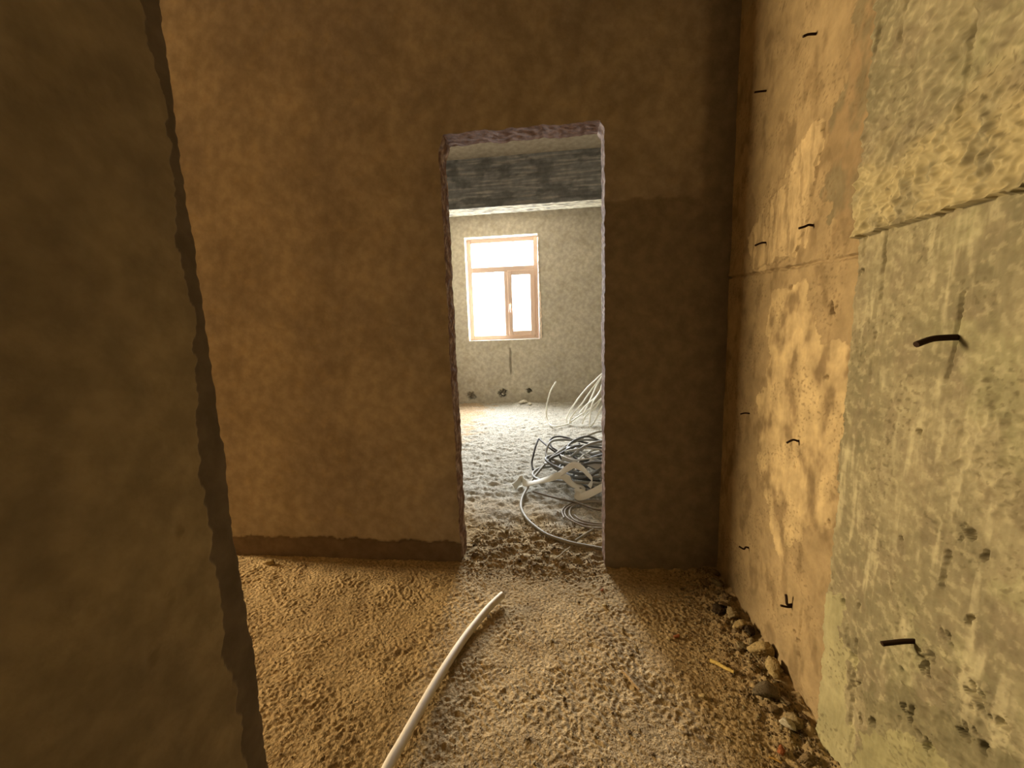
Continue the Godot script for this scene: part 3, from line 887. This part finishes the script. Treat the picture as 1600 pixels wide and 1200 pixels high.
	for s in strands:
		var pts: Array = V.call(s)
		for i in pts.size():
			pts[i] -= root.position
		var md := MD.new()
		md.tube(smooth_path(pts, 6), 0.0088, 9, lin(226, 224, 212))
		put("strand", md, M.pvc, root)
	tag(root, "sprung coil of thin white pipe standing behind the door jamb", "pipe coil")


# ------------------------------------------------------------------ rubble and litter
func chunk_mesh(seed_: int, flat: float, sharp: float, col: Color, material: Material) -> ArrayMesh:
	# a lump from a cube sphere, its faces cut by random planes
	var r := RandomNumberGenerator.new()
	r.seed = seed_
	var cuts := []
	for k in 9:
		cuts.append([Vector3(r.randf_range(-1, 1), r.randf_range(-1, 1), r.randf_range(-1, 1)).normalized(), r.randf_range(0.38, 0.72)])
	var md := MD.new()
	var m := 6
	var axes := [[Vector3.RIGHT, Vector3.UP, Vector3.BACK], [Vector3.LEFT, Vector3.UP, Vector3.FORWARD], [Vector3.FORWARD, Vector3.UP, Vector3.RIGHT], [Vector3.BACK, Vector3.UP, Vector3.LEFT], [Vector3.RIGHT, Vector3.FORWARD, Vector3.UP], [Vector3.RIGHT, Vector3.BACK, Vector3.DOWN]]
	for ax in axes:
		md.sheet(m, m, func(s: float, t: float) -> Vector3:
			var d: Vector3 = (ax[0] * (s * 2.0 - 1.0) + ax[1] * (t * 2.0 - 1.0) + ax[2]).normalized()
			var k := 1.0
			for q in cuts:
				var f: float = d.dot(q[0])
				if f > 0.05:
					k = minf(k, q[1] / f)
			k *= 1.0 + sharp * nz.get_noise_3d(d.x * 3.0 + seed_, d.y * 3.0, d.z * 3.0)
			return Vector3(d.x, d.y * flat, d.z) * k, func(p: Vector3) -> Color:
				return col * (0.85 + 0.3 * (0.5 + 0.5 * nz.get_noise_3d(p.x * 2.0 + seed_, p.y * 2.0, p.z * 2.0))))
	return md.mesh(material)


func build_rubble() -> void:
	var greys := [lin(150, 130, 98), lin(138, 118, 88), lin(166, 148, 112), lin(128, 108, 80), lin(112, 94, 70), lin(156, 142, 110)]
	var tones := ["tan", "brown", "pale", "dusky brown", "dark brown", "greyish"]
	var kinds := []
	for k in 6:
		kinds.append(chunk_mesh(100 + k, [0.7, 0.55, 0.8, 0.45, 0.65, 0.6][k], 0.22, greys[k], M.stone))
	rng.seed = 5
	# the heap along the foot of the right wall
	for k in 74:
		var z := rng.randf_range(-1.80, -0.93)
		var big := rng.randf() < 0.35
		var r := rng.randf_range(0.016, 0.030) if big else rng.randf_range(0.007, 0.015)
		var x := RX - 0.010 - r - absf(rng.randfn(0.0, 0.045)) - (0.02 if z > -1.07 else 0.0)
		var o := put_mesh("rubble_chunk", kinds[k % 6])
		o.position = Vector3(x, fh(x, z) + r * 0.25, z)
		o.scale = Vector3(r, r, r) * Vector3(rng.randf_range(0.8, 1.3), rng.randf_range(0.8, 1.1), rng.randf_range(0.8, 1.3))
		o.rotation = Vector3(rng.randf_range(-0.4, 0.4), rng.randf_range(0, TAU), rng.randf_range(-0.4, 0.4))
		tag(o, "%s %s in the rubble heaped along the foot of the right wall" % [tones[k % 6], "mortar chunk" if big else "mortar crumb"], "rubble", "rubble along the right wall")
	# clods in the doorway
	for k in 46:
		var x := rng.randf_range(-0.48, 0.19)
		var z := rng.randf_range(-2.22, -1.78)
		var r := rng.randf_range(0.008, 0.020)
		var o := put_mesh("earth_clod", kinds[(k * 5 + 3) % 6])
		o.position = Vector3(x, fh(x, z) + r * 0.2, z)
		o.scale = Vector3(r, r, r)
		o.rotation = Vector3(rng.randf_range(-0.4, 0.4), rng.randf_range(0, TAU), rng.randf_range(-0.4, 0.4))
		tag(o, "%s crumbly clod of earth lying in the doorway" % tones[(k * 5 + 3) % 6], "clod", "clods in the doorway")
	# loose pebbles on the passage floor
	for k in 40:
		var x := rng.randf_range(-0.15, 0.62)
		var z := rng.randf_range(-1.72, -0.92)
		var r := rng.randf_range(0.005, 0.011)
		var o := put_mesh("pebble", kinds[(k * 7 + 2) % 6])
		o.position = Vector3(x, fh(x, z) + r * 0.3, z)
		o.scale = Vector3(r, r, r)
		o.rotation.y = rng.randf_range(0, TAU)
		tag(o, "small %s pebble scattered on the earth floor of the passage" % tones[(k * 7 + 2) % 6], "pebble", "pebbles on the passage floor")
	# chunks that stand out
	var brick := chunk_mesh(201, 0.5, 0.12, lin(178, 112, 74), M.stone)
	var white := chunk_mesh(202, 0.7, 0.12, lin(206, 196, 170), M.stone)
	var slab := chunk_mesh(203, 0.28, 0.10, lin(120, 108, 88), M.stone)
	var pale := chunk_mesh(204, 0.55, 0.15, lin(182, 160, 114), M.stone)
	var black := chunk_mesh(205, 0.7, 0.2, lin(74, 62, 48), M.stone)
	var ones := [
		[brick, 0.436, -1.407, Vector3(.020, .014, .010), 0.5, "brick_bit", "orange-red splinter of brick on the open floor", "brick"],
		[pale, 0.406, -1.399, Vector3(.010, .010, .010), 0.2, "mortar_bit", "brownish crumb touching the orange-red splinter of brick", "rubble"],
		[brick, 0.600, -1.005, Vector3(.022, .016, .013), 1.2, "brick_bit", "reddish brick fragment among the rubble near the concrete pier", "brick"],
		[brick, 0.185, -1.66, Vector3(.014, .010, .009), 0.9, "brick_bit", "pinkish brick crumb just inside the passage from the doorway", "brick"],
		[white, 0.315, -1.153, Vector3(.008, .008, .008), 0.2, "plaster_crumb", "small whitish plaster crumb beside the beige stick", "rubble"],
		[pale, 0.447, -1.164, Vector3(.015, .016, .014), 0.4, "mortar_cube", "squarish grey-brown lump alone on the floor", "rubble"],
		[slab, 0.632, -1.165, Vector3(.052, .050, .040), 0.35, "tile_fragment", "flat dark slab fragment lying before the wall rubble", "slab"],
		[pale, 0.700, -1.335, Vector3(.050, .050, .042), 0.5, "render_chunk", "large pale angular render chunk against the right wall", "rubble"],
		[pale, 0.700, -1.255, Vector3(.044, .046, .036), 1.9, "render_chunk", "pale render chunk leaning against the wall beyond the slab fragment", "rubble"],
		[pale, 0.685, -1.46, Vector3(.036, .036, .030), 0.9, "render_chunk", "tan render chunk between the dark lump and the large pale chunk", "rubble"],
		[white, 0.655, -1.08, Vector3(.026, .028, .022), 2.4, "render_chunk", "whitish render chunk at the wall foot beside the concrete pier", "rubble"],
		[black, 0.655, -1.555, Vector3(.032, .032, .026), 0.3, "dark_lump", "dark earthy lump at the far end of the rubble", "rubble"],
		[black, 0.715, -1.44, Vector3(.024, .030, .022), 1.3, "dark_lump", "dark lump wedged against the wall above pale chunks", "rubble"],
		[pale, -1.541, -1.762, Vector3(.042, .030, .022), 0.25, "render_chunk", "lone pale stone at the foot of the doorway wall", "stone"],
		[pale, 0.185, -1.558, Vector3(.015, .013, .012), 0.25, "mortar_bit", "light brown lump on the floor in front of the doorway", "rubble"],
		[white, 0.188, -1.345, Vector3(.010, .009, .012), 2.0, "plaster_crumb", "pointed whitish crumb on the trampled floor", "rubble"],
		[pale, -0.12, -1.057, Vector3(.009, .009, .009), 0.0, "mortar_bit", "yellowish round crumb to the right of the plastic pipe", "rubble"],
		[white, -0.52, -5.90, Vector3(.09, .05, .05), 0.3, "debris_lump", "pale lump of debris at the foot of the window wall", "rubble"],
		[white, -0.42, -5.86, Vector3(.06, .04, .04), 1.3, "debris_lump", "smaller pale lump beside the debris below the window", "rubble"],
		[pale, 0.045, -2.12, Vector3(.020, .014, .012), 0.3, "mortar_bit", "flattish stone on the doorway earth inside the hose loop", "stone"],
	]
	for q in ones:
		var o := put_mesh(q[5], q[0])
		o.position = Vector3(q[1], fh(q[1], q[2]) + 0.35 * q[3].y, q[2])
		o.scale = q[3]
		o.rotation.y = q[4]
		tag(o, q[6], q[7])
	# sticks and splinters
	var sticks := [
		["wood_chip", "bright yellow splinter of wood on the dark floor near the rubble", Vector3(0.520, 0.014, -1.300), Vector3(0.578, 0.014, -1.250), 0.0075, lin(226, 196, 116)],
		["wood_stick", "short beige stick lying alone on the passage floor", Vector3(0.205, 0.012, -1.232), Vector3(0.250, 0.012, -1.168), 0.0060, lin(188, 160, 118)],
		["lath", "grey lath lying across the doorway earth behind the hose", Vector3(0.082, 0.020, -2.020), Vector3(0.190, 0.024, -2.152), 0.0075, lin(160, 148, 124)],
		["twig", "thin pale twig on the doorway earth in front of the hose", Vector3(-0.025, 0.026, -1.848), Vector3(0.051, 0.028, -1.950), 0.0042, lin(196, 184, 156)],
		["splinter", "thin yellowish splinter in the rubble beside the reddish brick", Vector3(0.560, 0.012, -0.990), Vector3(0.610, 0.012, -0.955), 0.0030, lin(190, 150, 80)],
	]
	for q in sticks:
		var a: Vector3 = q[2]
		var b: Vector3 = q[3]
		a.y += fh(a.x, a.z)
		b.y += fh(b.x, b.z)
		var d := b - a
		var pts := [Vector3.ZERO, d * 0.3 + Vector3(0.0015, 0.001, -0.001), d * 0.65 + Vector3(-0.001, 0.001, 0.001), d]
		var md := MD.new()
		md.tube(smooth_path(pts, 3), q[4], 6, q[5], 0.75)
		var o := put(q[0], md, M.wood)
		o.position = a - Vector3(0, 0.004, 0)
		tag(o, q[1], "stick")
	# crumbs nobody could count
	var mm := MultiMesh.new()
	mm.transform_format = MultiMesh.TRANSFORM_3D
	mm.use_colors = true
	var crumb := SphereMesh.new()
	crumb.radius = 1.0
	crumb.height = 1.4
	crumb.radial_segments = 6
	crumb.rings = 3
	crumb.material = M.stone
	mm.mesh = crumb
	mm.instance_count = 5200
	for k in mm.instance_count:
		var x: float
		var z: float
		var r := rng.randf_range(0.0012, 0.0038)
		if k < 2000:
			z = rng.randf_range(-1.82, -0.8)
			x = RX - 0.02 - absf(rng.randfn(0.0, 0.12))
			r *= 1.35
		elif k < 3200:
			x = rng.randf_range(-0.5, 0.2)
			z = rng.randf_range(-2.3, -1.72)
			r *= 1.5
		else:
			x = rng.randf_range(-1.5, 0.7)
			z = rng.randf_range(-1.8, -0.8)
		var b := Basis.from_euler(Vector3(rng.randf_range(0, TAU), rng.randf_range(0, TAU), 0)).scaled(Vector3(r, r * 0.8, r * 1.2))
		mm.set_instance_transform(k, Transform3D(b, Vector3(x, fh(x, z) + r * 0.2, z)))
		var col: Color = greys[rng.randi() % 6]
		mm.set_instance_color(k, col)
	var mi := MultiMeshInstance3D.new()
	mi.name = "loose_crumbs"
	mi.multimesh = mm
	add_child(mi)
	mi.set_meta("kind", "stuff")
	tag(mi, "loose crumbs of earth and mortar strewn over the floor", "crumbs")


func area(called: String, at: Vector3, facing: Vector3, size: Vector2, energy: float, col: Color) -> void:
	var l := AreaLight3D.new()
	l.name = called
	l.area_size = size
	l.light_color = col
	l.light_energy = energy
	l.shadow_enabled = true
	l.area_range = 30.0
	add_child(l)
	l.look_at_from_position(at, at + facing, Vector3.UP)


func _ready() -> void:
	# camera
	var cam := Camera3D.new()
	cam.name = "camera"
	cam.fov = 89.053
	cam.near = 0.02
	cam.transform = Transform3D(Basis(Vector3(0.99305437, -0.03336367, -0.11282679), Vector3(0.01694632, 0.98951229, -0.14345121), Vector3(0.11642955, 0.14054285, 0.9832049)).orthonormalized(), Vector3(0, 1.2, 0))
	add_child(cam)
	cam.current = true
	# hazy white sky
	var env := Environment.new()
	env.background_mode = Environment.BG_SKY
	var sm := ProceduralSkyMaterial.new()
	sm.sky_top_color = Color(0.93, 0.95, 1.0)
	sm.sky_horizon_color = Color(1.0, 0.99, 0.97)
	sm.ground_bottom_color = Color(0.75, 0.73, 0.70)
	sm.ground_horizon_color = Color(0.9, 0.89, 0.87)
	sm.sky_energy_multiplier = 2.5
	var sky := Sky.new()
	sky.sky_material = sm
	env.sky = sky
	env.tonemap_mode = Environment.TONE_MAPPER_LINEAR
	env.tonemap_exposure = 1.0
	env.sdfgi_enabled = true
	env.ssao_enabled = true
	env.ssil_enabled = true
	var we := WorldEnvironment.new()
	we.name = "world_environment"
	we.environment = env
	add_child(we)
	# daylight in the two windows
	area("window_daylight", Vector3(-0.835, 1.82, FZ - 0.26), Vector3.BACK, Vector2(1.13, 1.58), 85.0, Color(0.97, 0.985, 1.0))
	area("side_window_daylight", Vector3(LWX - 0.16, (LWY0 + LWY1) / 2, (LWZ0 + LWZ1) / 2), Vector3.RIGHT, Vector2(LWZ1 - LWZ0, LWY1 - LWY0), 76.0, Color(1.0, 0.89, 0.70))

	nz = FastNoiseLite.new()
	nz.noise_type = FastNoiseLite.TYPE_SIMPLEX_SMOOTH
	nz.fractal_type = FastNoiseLite.FRACTAL_NONE
	nz.frequency = 1.0
	nz.seed = 3
	fb = FastNoiseLite.new()
	fb.noise_type = FastNoiseLite.TYPE_SIMPLEX_SMOOTH
	fb.fractal_type = FastNoiseLite.FRACTAL_FBM
	fb.fractal_octaves = 4
	fb.fractal_gain = 0.55
	fb.frequency = 1.0
	fb.seed = 8
	rg = FastNoiseLite.new()
	rg.noise_type = FastNoiseLite.TYPE_SIMPLEX_SMOOTH
	rg.fractal_type = FastNoiseLite.FRACTAL_RIDGED
	rg.fractal_octaves = 2
	rg.frequency = 1.0
	rg.seed = 12
	cl = FastNoiseLite.new()
	cl.noise_type = FastNoiseLite.TYPE_CELLULAR
	cl.cellular_return_type = FastNoiseLite.RETURN_DISTANCE
	cl.fractal_type = FastNoiseLite.FRACTAL_NONE
	cl.frequency = 1.0
	cl.seed = 4
	make_materials()
	build_floor()
	build_right_wall()
	build_back_wall()
	build_left_wall()
	build_far_room()
	build_shell()
	build_window()
	build_floor_pipe()
	build_tangle()
	build_wire_ends()
	build_rubble()
